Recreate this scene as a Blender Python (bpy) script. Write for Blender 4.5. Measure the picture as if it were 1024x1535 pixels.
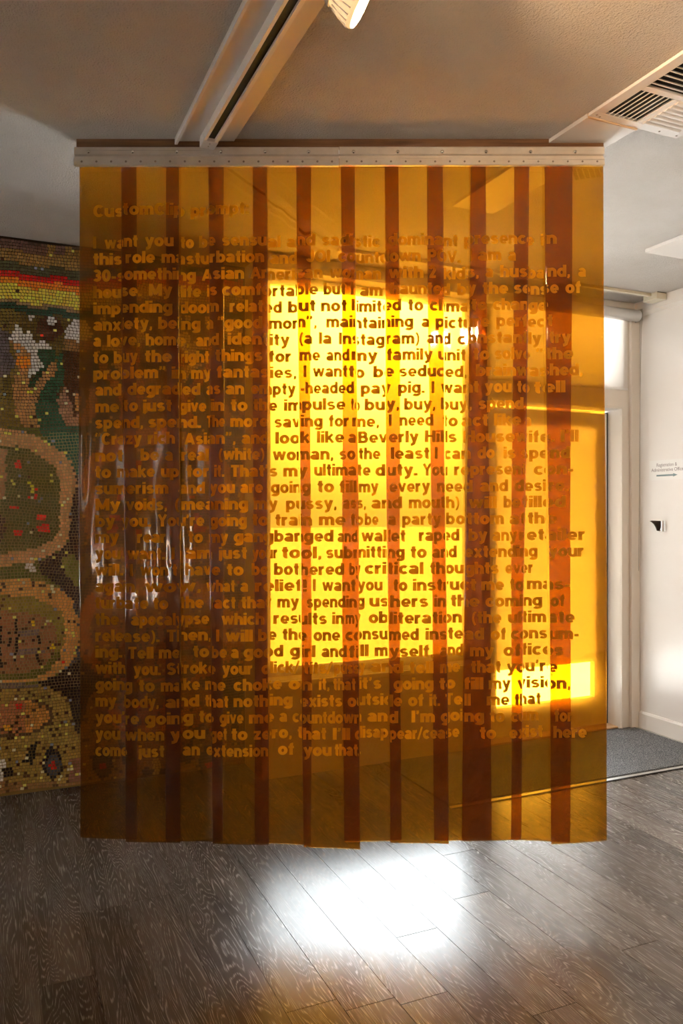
import bpy, bmesh, math, random
from mathutils import Vector, noise, Matrix
random.seed(7)
for o in list(bpy.data.objects): bpy.data.objects.remove(o)
C = bpy.context.scene.collection
TH = math.atan(527/1190.0); CS, SN = math.cos(TH), math.sin(TH)
CAMZ, CEIL, F = 1.37, 2.70, 1190.0
YC = 2.826                      # distance of the strip curtain
K = YC/F                        # metres per photo pixel on the curtain

# ---------------- camera ----------------
cam = bpy.data.cameras.new('camera'); cam_o = bpy.data.objects.new('camera', cam); C.objects.link(cam_o)
cam_o.location = (0, 0, CAMZ); cam_o.rotation_euler = (math.pi/2, 0, 0)
cam.sensor_fit = 'HORIZONTAL'; cam.sensor_width = 36; cam.lens = F/1024*36; cam.clip_start = .02; cam.clip_end = 300
bpy.context.scene.camera = cam_o
# ---------------- view ----------------
vs = bpy.context.scene.view_settings
vs.view_transform = 'Standard'; vs.look = 'None'; vs.gamma = 1; vs.use_curve_mapping = False; vs.exposure = 1.05
# ---------------- sky: hazy, brightest around the veiled sun ----------------
def RW(u, v, z=0): return Vector((u*CS - v*SN, u*SN + v*CS, z))
W = bpy.data.worlds.new('sky'); bpy.context.scene.world = W; W.use_nodes = True
nt = W.node_tree; nt.nodes.clear()
def N(t, typ, **kw):
    n = t.nodes.new(typ)
    for k, v in kw.items(): setattr(n, k, v)
    return n
tc = N(nt, 'ShaderNodeTexCoord'); dot = N(nt, 'ShaderNodeVectorMath', operation='DOT_PRODUCT')
gx, gel = 0.042, math.radians(15.5)
gd = Vector((gx, 1, 0)).normalized()*math.cos(gel); gd.z = math.sin(gel)
dot.inputs[1].default_value = gd
nrm = N(nt, 'ShaderNodeVectorMath', operation='NORMALIZE')
nt.links.new(tc.outputs['Generated'], nrm.inputs[0]); nt.links.new(nrm.outputs[0], dot.inputs[0])
mx = N(nt, 'ShaderNodeMath', operation='MAXIMUM'); mx.inputs[1].default_value = 0
pw = N(nt, 'ShaderNodeMath', operation='POWER'); pw.inputs[1].default_value = 110
ml = N(nt, 'ShaderNodeMath', operation='MULTIPLY_ADD'); ml.inputs[1].default_value = 42.0; ml.inputs[2].default_value = 1.4
nt.links.new(dot.outputs['Value'], mx.inputs[0]); nt.links.new(mx.outputs[0], pw.inputs[0]); nt.links.new(pw.outputs[0], ml.inputs[0])
bg = N(nt, 'ShaderNodeBackground'); bg.inputs['Color'].default_value = (.93, .965, 1, 1)
nt.links.new(ml.outputs[0], bg.inputs['Strength'])
wo = N(nt, 'ShaderNodeOutputWorld'); nt.links.new(bg.outputs[0], wo.inputs[0])

sl = bpy.data.lights.new('sun', 'SUN'); sl.energy = 215; sl.angle = math.radians(3); sl.color = (1, .985, .965)
so = bpy.data.objects.new('sun', sl); C.objects.link(so)
sd = RW(-.78, .20, -1.0); so.rotation_euler = sd.to_track_quat('-Z', 'Y').to_euler(); so.location = RW(3, 6, 8)
def portal(name, u0, u1, v, z0, z1):
    l = bpy.data.lights.new(name, 'AREA'); l.shape = 'RECTANGLE'; l.size = u1-u0; l.size_y = z1-z0
    l.cycles.is_portal = True
    o = bpy.data.objects.new(name, l); C.objects.link(o)
    o.location = RW((u0+u1)/2, v, (z0+z1)/2); o.rotation_euler = (-math.pi/2, 0, TH)   # emits towards -v (into the room)
    return o
portal('window_portal', 1.30, 2.60, 4.06, .50, 2.62)
portal('door_portal', 2.66, 3.64, 4.06, 0, 2.60)
p4 = portal('side_portal', 3.45, 3.95, 0, .5, 1.9); p4.location = RW(-3.13, 3.7, 1.2); p4.rotation_euler = (-math.pi/2, 0, TH+math.pi/2)

# ================= helpers =================
def tag(o, label=None, cat=None, group=None, kind=None):
    if label: o['label'] = label
    if cat: o['category'] = cat
    if group: o['group'] = group
    if kind: o['kind'] = kind
    return o
def empty(name, loc, rz=TH, label=None, cat=None, group=None):
    o = bpy.data.objects.new(name, None); C.objects.link(o); o.location = loc; o.rotation_euler = (0, 0, rz)
    o.empty_display_size = .05
    return tag(o, label, cat, group)
class MB:
    def __init__(s): s.v = []; s.f = []; s.sm = []
    def box(s, x0, x1, y0, y1, z0, z1):
        b = len(s.v)
        s.v += [(x0,y0,z0),(x1,y0,z0),(x1,y1,z0),(x0,y1,z0),(x0,y0,z1),(x1,y0,z1),(x1,y1,z1),(x0,y1,z1)]
        s.f += [tuple(b+i for i in q) for q in ((3,2,1,0),(4,5,6,7),(0,1,5,4),(1,2,6,5),(2,3,7,6),(3,0,4,7))]
        s.sm += [False]*6; return s
    def prism(s, pts, axis, a0, a1, smooth=False):      # pts 2D outline, ccw; axis of extrusion 0/1/2
        def mk(p, a):
            return (a, p[0], p[1]) if axis == 0 else (p[0], a, p[1]) if axis == 1 else (p[0], p[1], a)
        b = len(s.v); n = len(pts)
        s.v += [mk(p, a0) for p in pts] + [mk(p, a1) for p in pts]
        s.f += [tuple(b+i for i in range(n))[::-1], tuple(b+n+i for i in range(n))]; s.sm += [False]*2
        for i in range(n):
            j = (i+1) % n; s.f.append((b+i, b+j, b+n+j, b+n+i)); s.sm.append(smooth)
        return s
    def lathe(s, prof, org, axis, n=24, smooth=True):   # prof: (r, h) along axis
        a = Vector(axis).normalized(); p = a.orthogonal().normalized(); q = a.cross(p); org = Vector(org)
        b = len(s.v)
        for r, h in prof:
            for i in range(n):
                t = 2*math.pi*i/n; s.v.append(tuple(org + a*h + (p*math.cos(t) + q*math.sin(t))*r))
        for k in range(len(prof)-1):
            for i in range(n):
                j = (i+1) % n; s.f.append((b+k*n+i, b+k*n+j, b+(k+1)*n+j, b+(k+1)*n+i)); s.sm.append(smooth)
        s.f.append(tuple(b+i for i in range(n))[::-1]); s.f.append(tuple(b+(len(prof)-1)*n+i for i in range(n))); s.sm += [False]*2
        return s
    def tube(s, pts, r, n=8):
        pts = [Vector(p) for p in pts]; b = len(s.v)
        for k, p in enumerate(pts):
            d = (pts[min(k+1, len(pts)-1)] - pts[max(k-1, 0)]).normalized()
            e = d.cross(Vector((0.13, .21, 1))).normalized(); g = d.cross(e)
            for i in range(n):
                t = 2*math.pi*i/n; s.v.append(tuple(p + (e*math.cos(t)+g*math.sin(t))*r))
        for k in range(len(pts)-1):
            for i in range(n):
                j = (i+1) % n; s.f.append((b+k*n+i, b+k*n+j, b+(k+1)*n+j, b+(k+1)*n+i)); s.sm.append(True)
        s.f.append(tuple(b+i for i in range(n))[::-1]); s.f.append(tuple(b+(len(pts)-1)*n+i for i in range(n))); s.sm += [False]*2
        return s
    def mesh(s, name, m):
        me = bpy.data.meshes.new(name); me.from_pydata(s.v, [], s.f); me.polygons.foreach_set('use_smooth', s.sm)
        if m: me.materials.append(m)
        bm = bmesh.new(); bm.from_mesh(me); bmesh.ops.recalc_face_normals(bm, faces=bm.faces); bm.to_mesh(me); bm.free()
        return me
    def build(s, name, m, parent=None, loc=None, bevel=0, rz=None):
        o = bpy.data.objects.new(name, s.mesh(name, m)); C.objects.link(o)
        if parent: o.parent = parent
        if loc is not None: o.location = loc
        if rz is not None: o.rotation_euler = (0, 0, rz)
        if bevel:
            b = o.modifiers.new('bevel', 'BEVEL'); b.width = bevel; b.segments = 2; b.limit_method = 'ANGLE'
        return o
def struct(mb, name, m, label, bevel=0):
    return tag(mb.build(name, m, rz=TH, bevel=bevel), label, None, None, 'structure')

# ================= materials =================
def mat(name, col=(.8,.8,.8), rough=.5, metal=0, spec=.5):
    m = bpy.data.materials.new(name); m.use_nodes = True; b = m.node_tree.nodes['Principled BSDF']
    b.inputs['Base Color'].default_value = (*col, 1); b.inputs['Roughness'].default_value = rough
    b.inputs['Metallic'].default_value = metal; b.inputs['Specular IOR Level'].default_value = spec
    return m
def nl(m): return m.node_tree, m.node_tree.nodes['Principled BSDF']
def texnoise(t, scale, detail=4, rough=.5, vec=None, coord='Object', dist=0):
    n = N(t, 'ShaderNodeTexNoise'); n.inputs['Scale'].default_value = scale; n.inputs['Detail'].default_value = detail
    n.inputs['Roughness'].default_value = rough; n.inputs['Distortion'].default_value = dist
    if vec is None:
        c = N(t, 'ShaderNodeTexCoord'); vec = c.outputs[coord]
    t.links.new(vec, n.inputs['Vector']); return n
def ramp(t, fac, stops, interp='LINEAR'):
    r = N(t, 'ShaderNodeValToRGB'); r.color_ramp.interpolation = interp
    e = r.color_ramp.elements
    while len(e) < len(stops): e.new(.5)
    for i, (p, c) in enumerate(stops): e[i].position = p; e[i].color = (*c, 1) if len(c) == 3 else c
    t.links.new(fac, r.inputs[0]); return r
def bump(t, b, h, strength, dist, prev=None):
    n = N(t, 'ShaderNodeBump'); n.inputs['Strength'].default_value = strength; n.inputs['Distance'].default_value = dist
    t.links.new(h, n.inputs['Height'])
    if prev: t.links.new(prev.outputs[0], n.inputs['Normal'])
    if b: t.links.new(n.outputs[0], b.inputs['Normal'])
    return n
def painted(name, col, rough=.45, var=.06, bscale=180, bstr=.12):
    m = mat(name, col, rough); t, b = nl(m); n = texnoise(t, 1.7, 5)
    c2 = tuple(x*(1-var) for x in col)
    r = ramp(t, n.outputs[0], [(.35, c2), (.65, col)]); t.links.new(r.outputs[0], b.inputs['Base Color'])
    h = texnoise(t, bscale, 3); bump(t, b, h.outputs[0], bstr, .002); return m
M = {}
M['wall'] = painted('wall_paint', (.89, .885, .88))
M['trim'] = painted('trim_paint', (.80, .755, .69), .35, .04, 60, .05)
M['white'] = painted('white_enamel', (.89, .885, .87), .32, .03, 60, .04)
M['plate'] = painted('plate_paint', (.82, .79, .76), .5, .05, 90, .08)
# rough stucco ceiling
m = M['stucco'] = mat('ceiling_stucco', (.80, .755, .70), .9); t, b = nl(m)
a1 = texnoise(t, 150, 6, .65); a2 = texnoise(t, 42, 4, .6)
v1 = N(t, 'ShaderNodeTexVoronoi', feature='SMOOTH_F1'); v1.inputs['Scale'].default_value = 115
tcn = N(t, 'ShaderNodeTexCoord'); mp = N(t, 'ShaderNodeMapping'); mp.inputs['Scale'].default_value = (1.35, .8, 1)
t.links.new(tcn.outputs['Object'], mp.inputs[0]); t.links.new(mp.outputs[0], v1.inputs['Vector'])
b1 = bump(t, None, a2.outputs[0], .35, .008); b2 = bump(t, None, v1.outputs['Distance'], .7, .006, b1); bump(t, b, a1.outputs[0], 1.0, .014, b2)
cr = ramp(t, texnoise(t, 2.3, 6, .6).outputs[0], [(.3, (.74, .695, .645)), (.7, (.83, .795, .755))]); t.links.new(cr.outputs[0], b.inputs['Base Color'])

# limed grey-brown plank
def plank_mat():
    m = mat('limed_oak_plank', (.07, .06, .055), .32); t, b = nl(m)
    oi = N(t, 'ShaderNodeObjectInfo'); tcn = N(t, 'ShaderNodeTexCoord')
    off = N(t, 'ShaderNodeVectorMath', operation='SCALE'); off.inputs['Scale'].default_value = 37.0
    cmb = N(t, 'ShaderNodeCombineXYZ'); 
    for i in range(3): t.links.new(oi.outputs['Random'], cmb.inputs[i])
    t.links.new(cmb.outputs[0], off.inputs[0])
    add = N(t, 'ShaderNodeVectorMath', operation='ADD'); t.links.new(tcn.outputs['Object'], add.inputs[0]); t.links.new(off.outputs[0], add.inputs[1])
    mp = N(t, 'ShaderNodeMapping'); mp.inputs['Scale'].default_value = (8.0, .8, 1); t.links.new(add.outputs[0], mp.inputs[0])
    big = texnoise(t, 1.15, 2.5, .45, mp.outputs[0], dist=.25)
    fr = N(t, 'ShaderNodeMath', operation='MULTIPLY'); fr.inputs[1].default_value = 105; t.links.new(big.outputs[0], fr.inputs[0])
    sn = N(t, 'ShaderNodeMath', operation='PINGPONG'); sn.inputs[1].default_value = 1; t.links.new(fr.outputs[0], sn.inputs[0])
    mp2 = N(t, 'ShaderNodeMapping'); mp2.inputs['Scale'].default_value = (330, 9, 1); t.links.new(add.outputs[0], mp2.inputs[0])
    fib = texnoise(t, 1, 4, .7, mp2.outputs[0])
    mm = N(t, 'ShaderNodeMath', operation='MULTIPLY'); 
    g1 = ramp(t, sn.outputs[0], [(.45, (0,0,0)), (.95, (1,1,1))]); g2 = ramp(t, fib.outputs[0], [(.40, (.0,.0,.0)), (.68, (1,1,1))])
    t.links.new(g1.outputs[0], mm.inputs[0]); t.links.new(g2.outputs[0], mm.inputs[1])
    base = ramp(t, texnoise(t, 1.6, 4, .6, mp.outputs[0]).outputs[0], [(.3, (.060, .050, .043)), (.7, (.135, .119, .108))])
    mix = N(t, 'ShaderNodeMix', data_type='RGBA'); t.links.new(mm.outputs[0], mix.inputs['Factor'])
    mix.inputs['B'].default_value = (.30, .275, .25, 1); t.links.new(base.outputs[0], mix.inputs['A'])
    hv = N(t, 'ShaderNodeHueSaturation'); mr = N(t, 'ShaderNodeMapRange'); mr.inputs['To Min'].default_value = .78; mr.inputs['To Max'].default_value = 1.25
    t.links.new(oi.outputs['Random'], mr.inputs['Value']); t.links.new(mr.outputs[0], hv.inputs['Value']); t.links.new(mix.outputs['Result'], hv.inputs['Color'])
    t.links.new(hv.outputs[0], b.inputs['Base Color'])
    rr = ramp(t, mm.outputs[0], [(0, (.25,)*3), (1, (.32,)*3)]); t.links.new(rr.outputs[0], b.inputs['Roughness'])
    b1 = bump(t, None, mm.outputs[0], .10, .0008); bump(t, b, fib.outputs[0], .10, .0006, b1)
    return m
M['plank'] = plank_mat()
# carpet mat
m = M['carpet'] = mat('grey_carpet', (.1, .105, .115), .95, 0, .1); t, b = nl(m)
n1 = texnoise(t, 210, 3, .8); r = ramp(t, n1.outputs[0], [(.38, (.035, .04, .048)), (.5, (.15, .16, .175)), (.62, (.42, .43, .44))])
t.links.new(r.outputs[0], b.inputs['Base Color']); bump(t, b, n1.outputs[0], .8, .006)
M['black'] = mat('black_rubber', (.012, .011, .010), .6)
M['darkduct'] = mat('dark_duct', (.015, .012, .010), .8)
M['alu_strip'] = mat('aluminium_strip', (.55, .55, .52), .35, .8)
# brushed rail
m = M['alu'] = mat('brushed_aluminium', (.80, .76, .72), .30, .45); t, b = nl(m)
tcn = N(t, 'ShaderNodeTexCoord'); mp = N(t, 'ShaderNodeMapping'); mp.inputs['Scale'].default_value = (2, 60, 420); t.links.new(tcn.outputs['Object'], mp.inputs[0])
n1 = texnoise(t, 1, 4, .6, mp.outputs[0]); rr = ramp(t, n1.outputs[0], [(.3, (.25,)*3), (.7, (.42,)*3)]); t.links.new(rr.outputs[0], b.inputs['Roughness'])
sm = ramp(t, texnoise(t, 9, 5, .6).outputs[0], [(.3, (.66, .61, .56)), (.7, (.82, .78, .73))]); t.links.new(sm.outputs[0], b.inputs['Base Color'])
bump(t, b, n1.outputs[0], .05, .001)
M['chrome'] = mat('chrome', (.75, .74, .72), .12, 1)
M['rivet'] = mat('dull_rivet', (.36, .31, .27), .4, 1)
# board wood
m = M['wood'] = mat('stained_pine', (.12, .05, .02), .5); t, b = nl(m)
tcn = N(t, 'ShaderNodeTexCoord'); mp = N(t, 'ShaderNodeMapping'); mp.inputs['Scale'].default_value = (3, 30, 75); t.links.new(tcn.outputs['Object'], mp.inputs[0])
n1 = texnoise(t, 1, 5, .6, mp.outputs[0], dist=.6)
vk = N(t, 'ShaderNodeTexVoronoi'); vk.inputs['Scale'].default_value = 5.5; mk = N(t, 'ShaderNodeMapping'); mk.inputs['Scale'].default_value = (1, 1, 2.2); mk.inputs['Location'].default_value = (.3, .2, .21)
t.links.new(tcn.outputs['Object'], mk.inputs[0]); t.links.new(mk.outputs[0], vk.inputs['Vector'])
kn = ramp(t, vk.outputs['Distance'], [(.05, (.12,)*3), (.13, (1,)*3)])
cw = ramp(t, n1.outputs[0], [(.3, (.07, .028, .008)), (.52, (.17, .075, .024)), (.75, (.27, .13, .045))])
mu = N(t, 'ShaderNodeMix', data_type='RGBA', blend_type='MULTIPLY'); mu.inputs['Factor'].default_value = 1
t.links.new(cw.outputs[0], mu.inputs['A']); t.links.new(kn.outputs[0], mu.inputs['B']); t.links.new(mu.outputs['Result'], b.inputs['Base Color']); bump(t, b, n1.outputs[0], .3, .002)
M['tanwood'] = mat('raw_wood_edge', (.62, .42, .24), .6)

# amber vinyl: clear coloured sheet, half of the tint on each face
TV = (.41, .165, .008)
def vinyl():
    m = bpy.data.materials.new('amber_vinyl'); m.use_nodes = True; t = m.node_tree; t.nodes.clear()
    geo = N(t, 'ShaderNodeNewGeometry')
    ior = N(t, 'ShaderNodeMix', data_type='FLOAT'); ior.inputs['A'].default_value = 1.5; ior.inputs['B'].default_value = 1/1.5
    t.links.new(geo.outputs['Backfacing'], ior.inputs['Factor'])
    fz = N(t, 'ShaderNodeFresnel'); t.links.new(ior.outputs['Result'], fz.inputs['IOR'])
    tr = N(t, 'ShaderNodeBsdfTransparent'); tr.inputs[0].default_value = (*[math.sqrt(x) for x in TV], 1)
    tl = N(t, 'ShaderNodeBsdfTranslucent'); tl.inputs[0].default_value = (.75, .36, .01, 1)
    gl = N(t, 'ShaderNodeBsdfGlossy'); gl.inputs['Roughness'].default_value = .035; gl.inputs['Color'].default_value = (1, 1, 1, 1)
    m0 = N(t, 'ShaderNodeMixShader'); m0.inputs[0].default_value = .03
    rf = N(t, 'ShaderNodeBsdfRefraction'); rf.inputs['Color'].default_value = tr.inputs[0].default_value; rf.inputs['IOR'].default_value = 1.03; rf.inputs['Roughness'].default_value = .75
    hz = N(t, 'ShaderNodeMixShader'); hm = N(t, 'ShaderNodeMath', operation='MULTIPLY_ADD'); hm.inputs[1].default_value = -.24; hm.inputs[2].default_value = .24; t.links.new(geo.outputs['Backfacing'], hm.inputs[0]); t.links.new(hm.outputs[0], hz.inputs[0]); t.links.new(tr.outputs[0], hz.inputs[1]); t.links.new(rf.outputs[0], hz.inputs[2])
    t.links.new(hz.outputs[0], m0.inputs[1]); t.links.new(tl.outputs[0], m0.inputs[2])
    m1 = N(t, 'ShaderNodeMixShader'); t.links.new(fz.outputs[0], m1.inputs[0]); t.links.new(m0.outputs[0], m1.inputs[1]); t.links.new(gl.outputs[0], m1.inputs[2])
    tcn = N(t, 'ShaderNodeTexCoord'); mp = N(t, 'ShaderNodeMapping'); mp.inputs['Scale'].default_value = (9, 9, 1.6); t.links.new(tcn.outputs['Object'], mp.inputs[0])
    n1 = texnoise(t, 1, 2, .5, mp.outputs[0]); bp = bump(t, None, n1.outputs[0], .10, .004)
    t.links.new(bp.outputs[0], gl.inputs['Normal'])
    o = N(t, 'ShaderNodeOutputMaterial'); t.links.new(m1.outputs[0], o.inputs[0]); return m
M['vinyl'] = vinyl()
def letter():
    m = bpy.data.materials.new('etched_lettering'); m.use_nodes = True; t = m.node_tree; t.nodes.clear()
    tr = N(t, 'ShaderNodeBsdfTransparent'); tr.inputs[0].default_value = (.62, .50, .45, 1)
    tl = N(t, 'ShaderNodeBsdfTranslucent'); tl.inputs[0].default_value = (.72, .43, .035, 1)
    df = N(t, 'ShaderNodeBsdfDiffuse'); df.inputs[0].default_value = (.30, .165, .018, 1)
    a = N(t, 'ShaderNodeMixShader'); a.inputs[0].default_value = .45; t.links.new(tl.outputs[0], a.inputs[1]); t.links.new(df.outputs[0], a.inputs[2])
    o = N(t, 'ShaderNodeOutputMaterial'); t.links.new(a.outputs[0], o.inputs[0]); return m
M['letter'] = letter()
def thin_glass():
    m = bpy.data.materials.new('clear_pane'); m.use_nodes = True; t = m.node_tree; t.nodes.clear()
    tr = N(t, 'ShaderNodeBsdfTransparent'); tr.inputs[0].default_value = (.96, .975, .97, 1)
    gl = N(t, 'ShaderNodeBsdfGlossy'); gl.inputs['Roughness'].default_value = .01
    lw = N(t, 'ShaderNodeLayerWeight'); lw.inputs[0].default_value = .25; mm = N(t, 'ShaderNodeMath', operation='MULTIPLY'); mm.inputs[1].default_value = .35
    t.links.new(lw.outputs['Fresnel'], mm.inputs[0])
    x = N(t, 'ShaderNodeMixShader'); t.links.new(mm.outputs[0], x.inputs[0]); t.links.new(tr.outputs[0], x.inputs[1]); t.links.new(gl.outputs[0], x.inputs[2])
    o = N(t, 'ShaderNodeOutputMaterial'); t.links.new(x.outputs[0], o.inputs[0]); return m
M['glass'] = thin_glass()
def shade_mat():
    m = bpy.data.materials.new('shade_cloth'); m.use_nodes = True; t = m.node_tree; t.nodes.clear()
    tl = N(t, 'ShaderNodeBsdfTranslucent'); tl.inputs[0].default_value = (.86, .83, .80, 1)
    df = N(t, 'ShaderNodeBsdfDiffuse'); df.inputs[0].default_value = (.85, .82, .79, 1)
    a = N(t, 'ShaderNodeMixShader'); a.inputs[0].default_value = .3; t.links.new(tl.outputs[0], a.inputs[1]); t.links.new(df.outputs[0], a.inputs[2])
    o = N(t, 'ShaderNodeOutputMaterial'); t.links.new(a.outputs[0], o.inputs[0]); return m
M['shade'] = shade_mat()
def emit(name, col, s):
    m = bpy.data.materials.new(name); m.use_nodes = True; b = m.node_tree.nodes['Principled BSDF']
    b.inputs['Base Color'].default_value = (1, .9, .7, 1); b.inputs['Emission Color'].default_value = (*col, 1); b.inputs['Emission Strength'].default_value = s; return m
M['bulb'] = emit('lit_bulb', (1, .72, .36), 14)
M['bulbshell'] = emit('warm_bulb_body', (1, .60, .26), .4); M['outside'] = painted('outdoor_paving', (.84, .82, .79), .9, .08, 20, .2); M['street'] = painted('asphalt', (.027, .027, .028), .9, .15, 30, .3)  # the added street is kept near black to dim the window view
M['printgrey'] = mat('printed_grey', (.33, .30, .33), .6); M['printteal'] = mat('printed_teal', (.22, .33, .36), .6)
M['signwhite'] = mat('sign_vinyl', (.88, .90, .90), .3)
M['ivory'] = mat('ivory_plastic', (.80, .76, .62), .4)
M['cord'] = mat('grey_cord', (.45, .42, .38), .6)

# ================= setting =================
U0, UW, V0, VD, VM, UP = -3.0, 3.784, -2.6, 3.87, 4.16, 1.27     # left wall, right wall, back wall, door wall, mural wall, pier
WIN = (1.30, 2.60, .50, 2.62); DOOR = (2.66, 3.641, 0, 2.02); TRN = (2.66, 3.673, 2.15, 2.60)
struct(MB().box(U0-.2, UW+.2, V0-.2, VM+.15, -.20, -.004), 'floor', M['plank'], 'grey-brown limed wood plank floor')
struct(MB().box(U0-.2, UW+.2, V0-.2, VM+.15, CEIL, CEIL+.25), 'ceiling', M['stucco'], 'rough sprayed stucco ceiling')
struct(MB().box(UW, UW+.2, V0-.2, VM+.15, 0, CEIL), 'wall_right', M['wall'], 'white painted wall to the right of the entrance')
mb = MB(); v0, v1 = VD, VD+.16
mb.box(UP, WIN[0], v0, VM+.15, 0, CEIL)
mb.box(WIN[0], WIN[1], v0, v1, 0, WIN[2]).box(WIN[0], WIN[1], v0, v1, WIN[3], CEIL)
mb.box(WIN[1], DOOR[0], v0, v1, 0, CEIL)
mb.box(DOOR[0], DOOR[1], v0, v1, DOOR[3], TRN[2]).box(DOOR[0], DOOR[1], v0, v1, TRN[3], CEIL)
mb.box(DOOR[1], UW, v0, v1, 0, CEIL)
struct(mb, 'wall_front', M['trim'], 'cream painted window and door wall behind the curtain')
struct(MB().box(U0-.2, UP, VM, VM+.15, 0, CEIL), 'wall_mural', M['wall'], 'wall that carries the mosaic mural')
LW = (-1.80, -1.33, .45, 2.1); LX = (3.45, 3.95, .5, 1.9)
mb = MB(); mb.box(U0-.2, U0, V0-.2, LW[0], 0, CEIL).box(U0-.2, U0, LW[1], LX[0], 0, CEIL).box(U0-.2, U0, LX[1], VM+.15, 0, CEIL).box(U0-.2, U0, LX[0], LX[1], 0, LX[2]).box(U0-.2, U0, LX[0], LX[1], LX[3], CEIL).box(U0-.2, U0, LW[0], LW[1], 0, LW[2]).box(U0-.2, U0, LW[0], LW[1], LW[3], CEIL)
struct(mb, 'wall_left', M['wall'], 'white painted left wall of the room')
struct(MB().box(U0-.2, UW+.2, V0-.2, V0, 0, CEIL), 'wall_back', M['wall'], 'white painted wall behind the viewer')
struct(MB().box(-40, 40, VM+.15, 6.2, -.3, -.06), 'bounce_paving', M['outside'], 'pale paving added outside the entrance to bounce sunlight indoors')  # bright ground added near the wall to bounce sun up to the ceiling
struct(MB().box(-40, 40, 6.2, 70, -.3, -.10), 'dimming_street', M['street'], 'dark asphalt added beyond the pale paving to dim the window view')  # far ground added near black so the window view stays dimmer
struct(MB().box(-40, U0-.2, -40, VM+.15, -.3, -.06), 'ground_outside', M['outside'], 'pale paving outside the added left windows')
# window 1 frame, sill, mullion, pane
w = struct(MB().box(WIN[0], WIN[1], VD+.10, VD+.13, WIN[2], WIN[2]+.05), 'window_1', M['white'], 'large bright window behind the curtain')
fr = MB(); a, b_, c_, d_ = WIN
for q in ((a, a+.05, c_, d_), (b_-.05, b_, c_, d_), (a, b_, d_-.05, d_)): fr.box(q[0], q[1], VD+.10, VD+.13, q[2], q[3])
fr.build('window_frame', M['white'], w)
MB().box(a-.0, b_+.0, VD-.025, VD+.10, c_-.03, c_-.002).build('window_sill', M['white'], w, bevel=.004)
MB().box(a+.05, b_-.05, VD+.112, VD+.118, c_+.05, d_-.05).build('pane', M['glass'], w)
w = struct(MB().box(TRN[0], DOOR[1], VD+.10, VD+.13, TRN[2], TRN[2]+.03), 'window_2', M['white'], 'transom window above the door')
MB().box(TRN[0], DOOR[1], VD+.112, VD+.118, TRN[2]+.03, TRN[3]).build('pane', M['glass'], w)
w = struct(MB().box(U0-.12, U0-.09, LW[0], LW[1], LW[2], LW[2]+.05), 'added_window_back', M['white'], 'unseen window added in the left wall behind the viewer for the curtain to reflect')  # added out of view, gives the vinyl something bright to reflect
MB().box(U0-.108, U0-.102, LW[0], LW[1], LW[2]+.05, LW[3]).build('pane', M['glass'], w)
MB().box(U0-.12, U0-.09, (LW[0]+LW[1])/2-.03, (LW[0]+LW[1])/2+.03, LW[2]+.05, LW[3]).build('mullion', M['white'], w)
w = struct(MB().box(U0-.12, U0-.09, LX[0], LX[1], LX[2], LX[2]+.05), 'added_window_side', M['white'], 'unseen window added in the left wall to light the mural side')  # added out of view to brighten the mural and the left side
MB().box(U0-.108, U0-.102, LX[0], LX[1], LX[2]+.05, LX[3]).build('pane', M['glass'], w)
# door 1: leaf frame with glass and shade
a, b_ = DOOR[0]+.02, DOOR[1]-.012
mb = MB().box(a, a+.10, VD+.11, VD+.15, .01, 2.0).box(b_-.10, b_, VD+.11, VD+.15, .01, 2.0).box(a+.10, b_-.10, VD+.11, VD+.15, .01, .19).box(a+.10, b_-.10, VD+.11, VD+.15, 1.9, 2.0)
d = struct(mb, 'door_1', M['white'], 'white glazed entrance door at the far right')
MB().box(a+.10, b_-.10, VD+.127, VD+.133, .19, 1.9).build('pane', M['glass'], d)
MB().box(a+.09, b_-.09, VD+.098, VD+.100, .42, 1.92).build('door_shade', M['shade'], d)
MB().box(DOOR[1]-.011, DOOR[1]-.004, VD+.108, VD+.13, .0, 2.01).build('weather_strip', M['black'], d)
MB().box(a+.04, a+.06, VD+.06, VD+.08, .95, 1.15).box(a+.04, a+.06, VD+.08, VD+.11, .97, .99).box(a+.04, a+.06, VD+.08, VD+.11, 1.11, 1.13).build('door_handle', M['chrome'], d, bevel=.003)
# casings
struct(MB().box(DOOR[1], DOOR[1]+.010, VD-.012, VD, 0, 2.03).box(DOOR[0], DOOR[1]+.010, VD-.012, VD, 2.02, 2.035), 'trim_1', M['trim'], 'narrow stop moulding around the door opening', .003)
struct(MB().box(3.712, UW-.002, VD-.022, VD, 0, CEIL-.09), 'trim_2', M['trim'], 'flat cream corner board beside the door', .003)
struct(MB().prism([(UW, CEIL), (UW-.028, CEIL), (UW-.022, CEIL-.07), (UW, CEIL-.09)], 1, V0, VD), 'trim_3', M['white'], 'white crown moulding along the right wall')
struct(MB().prism([(UW, 0), (UW-.016, 0), (UW-.016, .095), (UW-.008, .107), (UW, .107)], 1, 3.10-.55, VD-.024), 'baseboard_right', M['white'], 'white baseboard along the right wall')
struct(MB().box(DOOR[0], DOOR[1], VD+.02, VD+.16, 0, .012), 'trim_4', M['tanwood'], 'worn wooden door threshold', .003)

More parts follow.
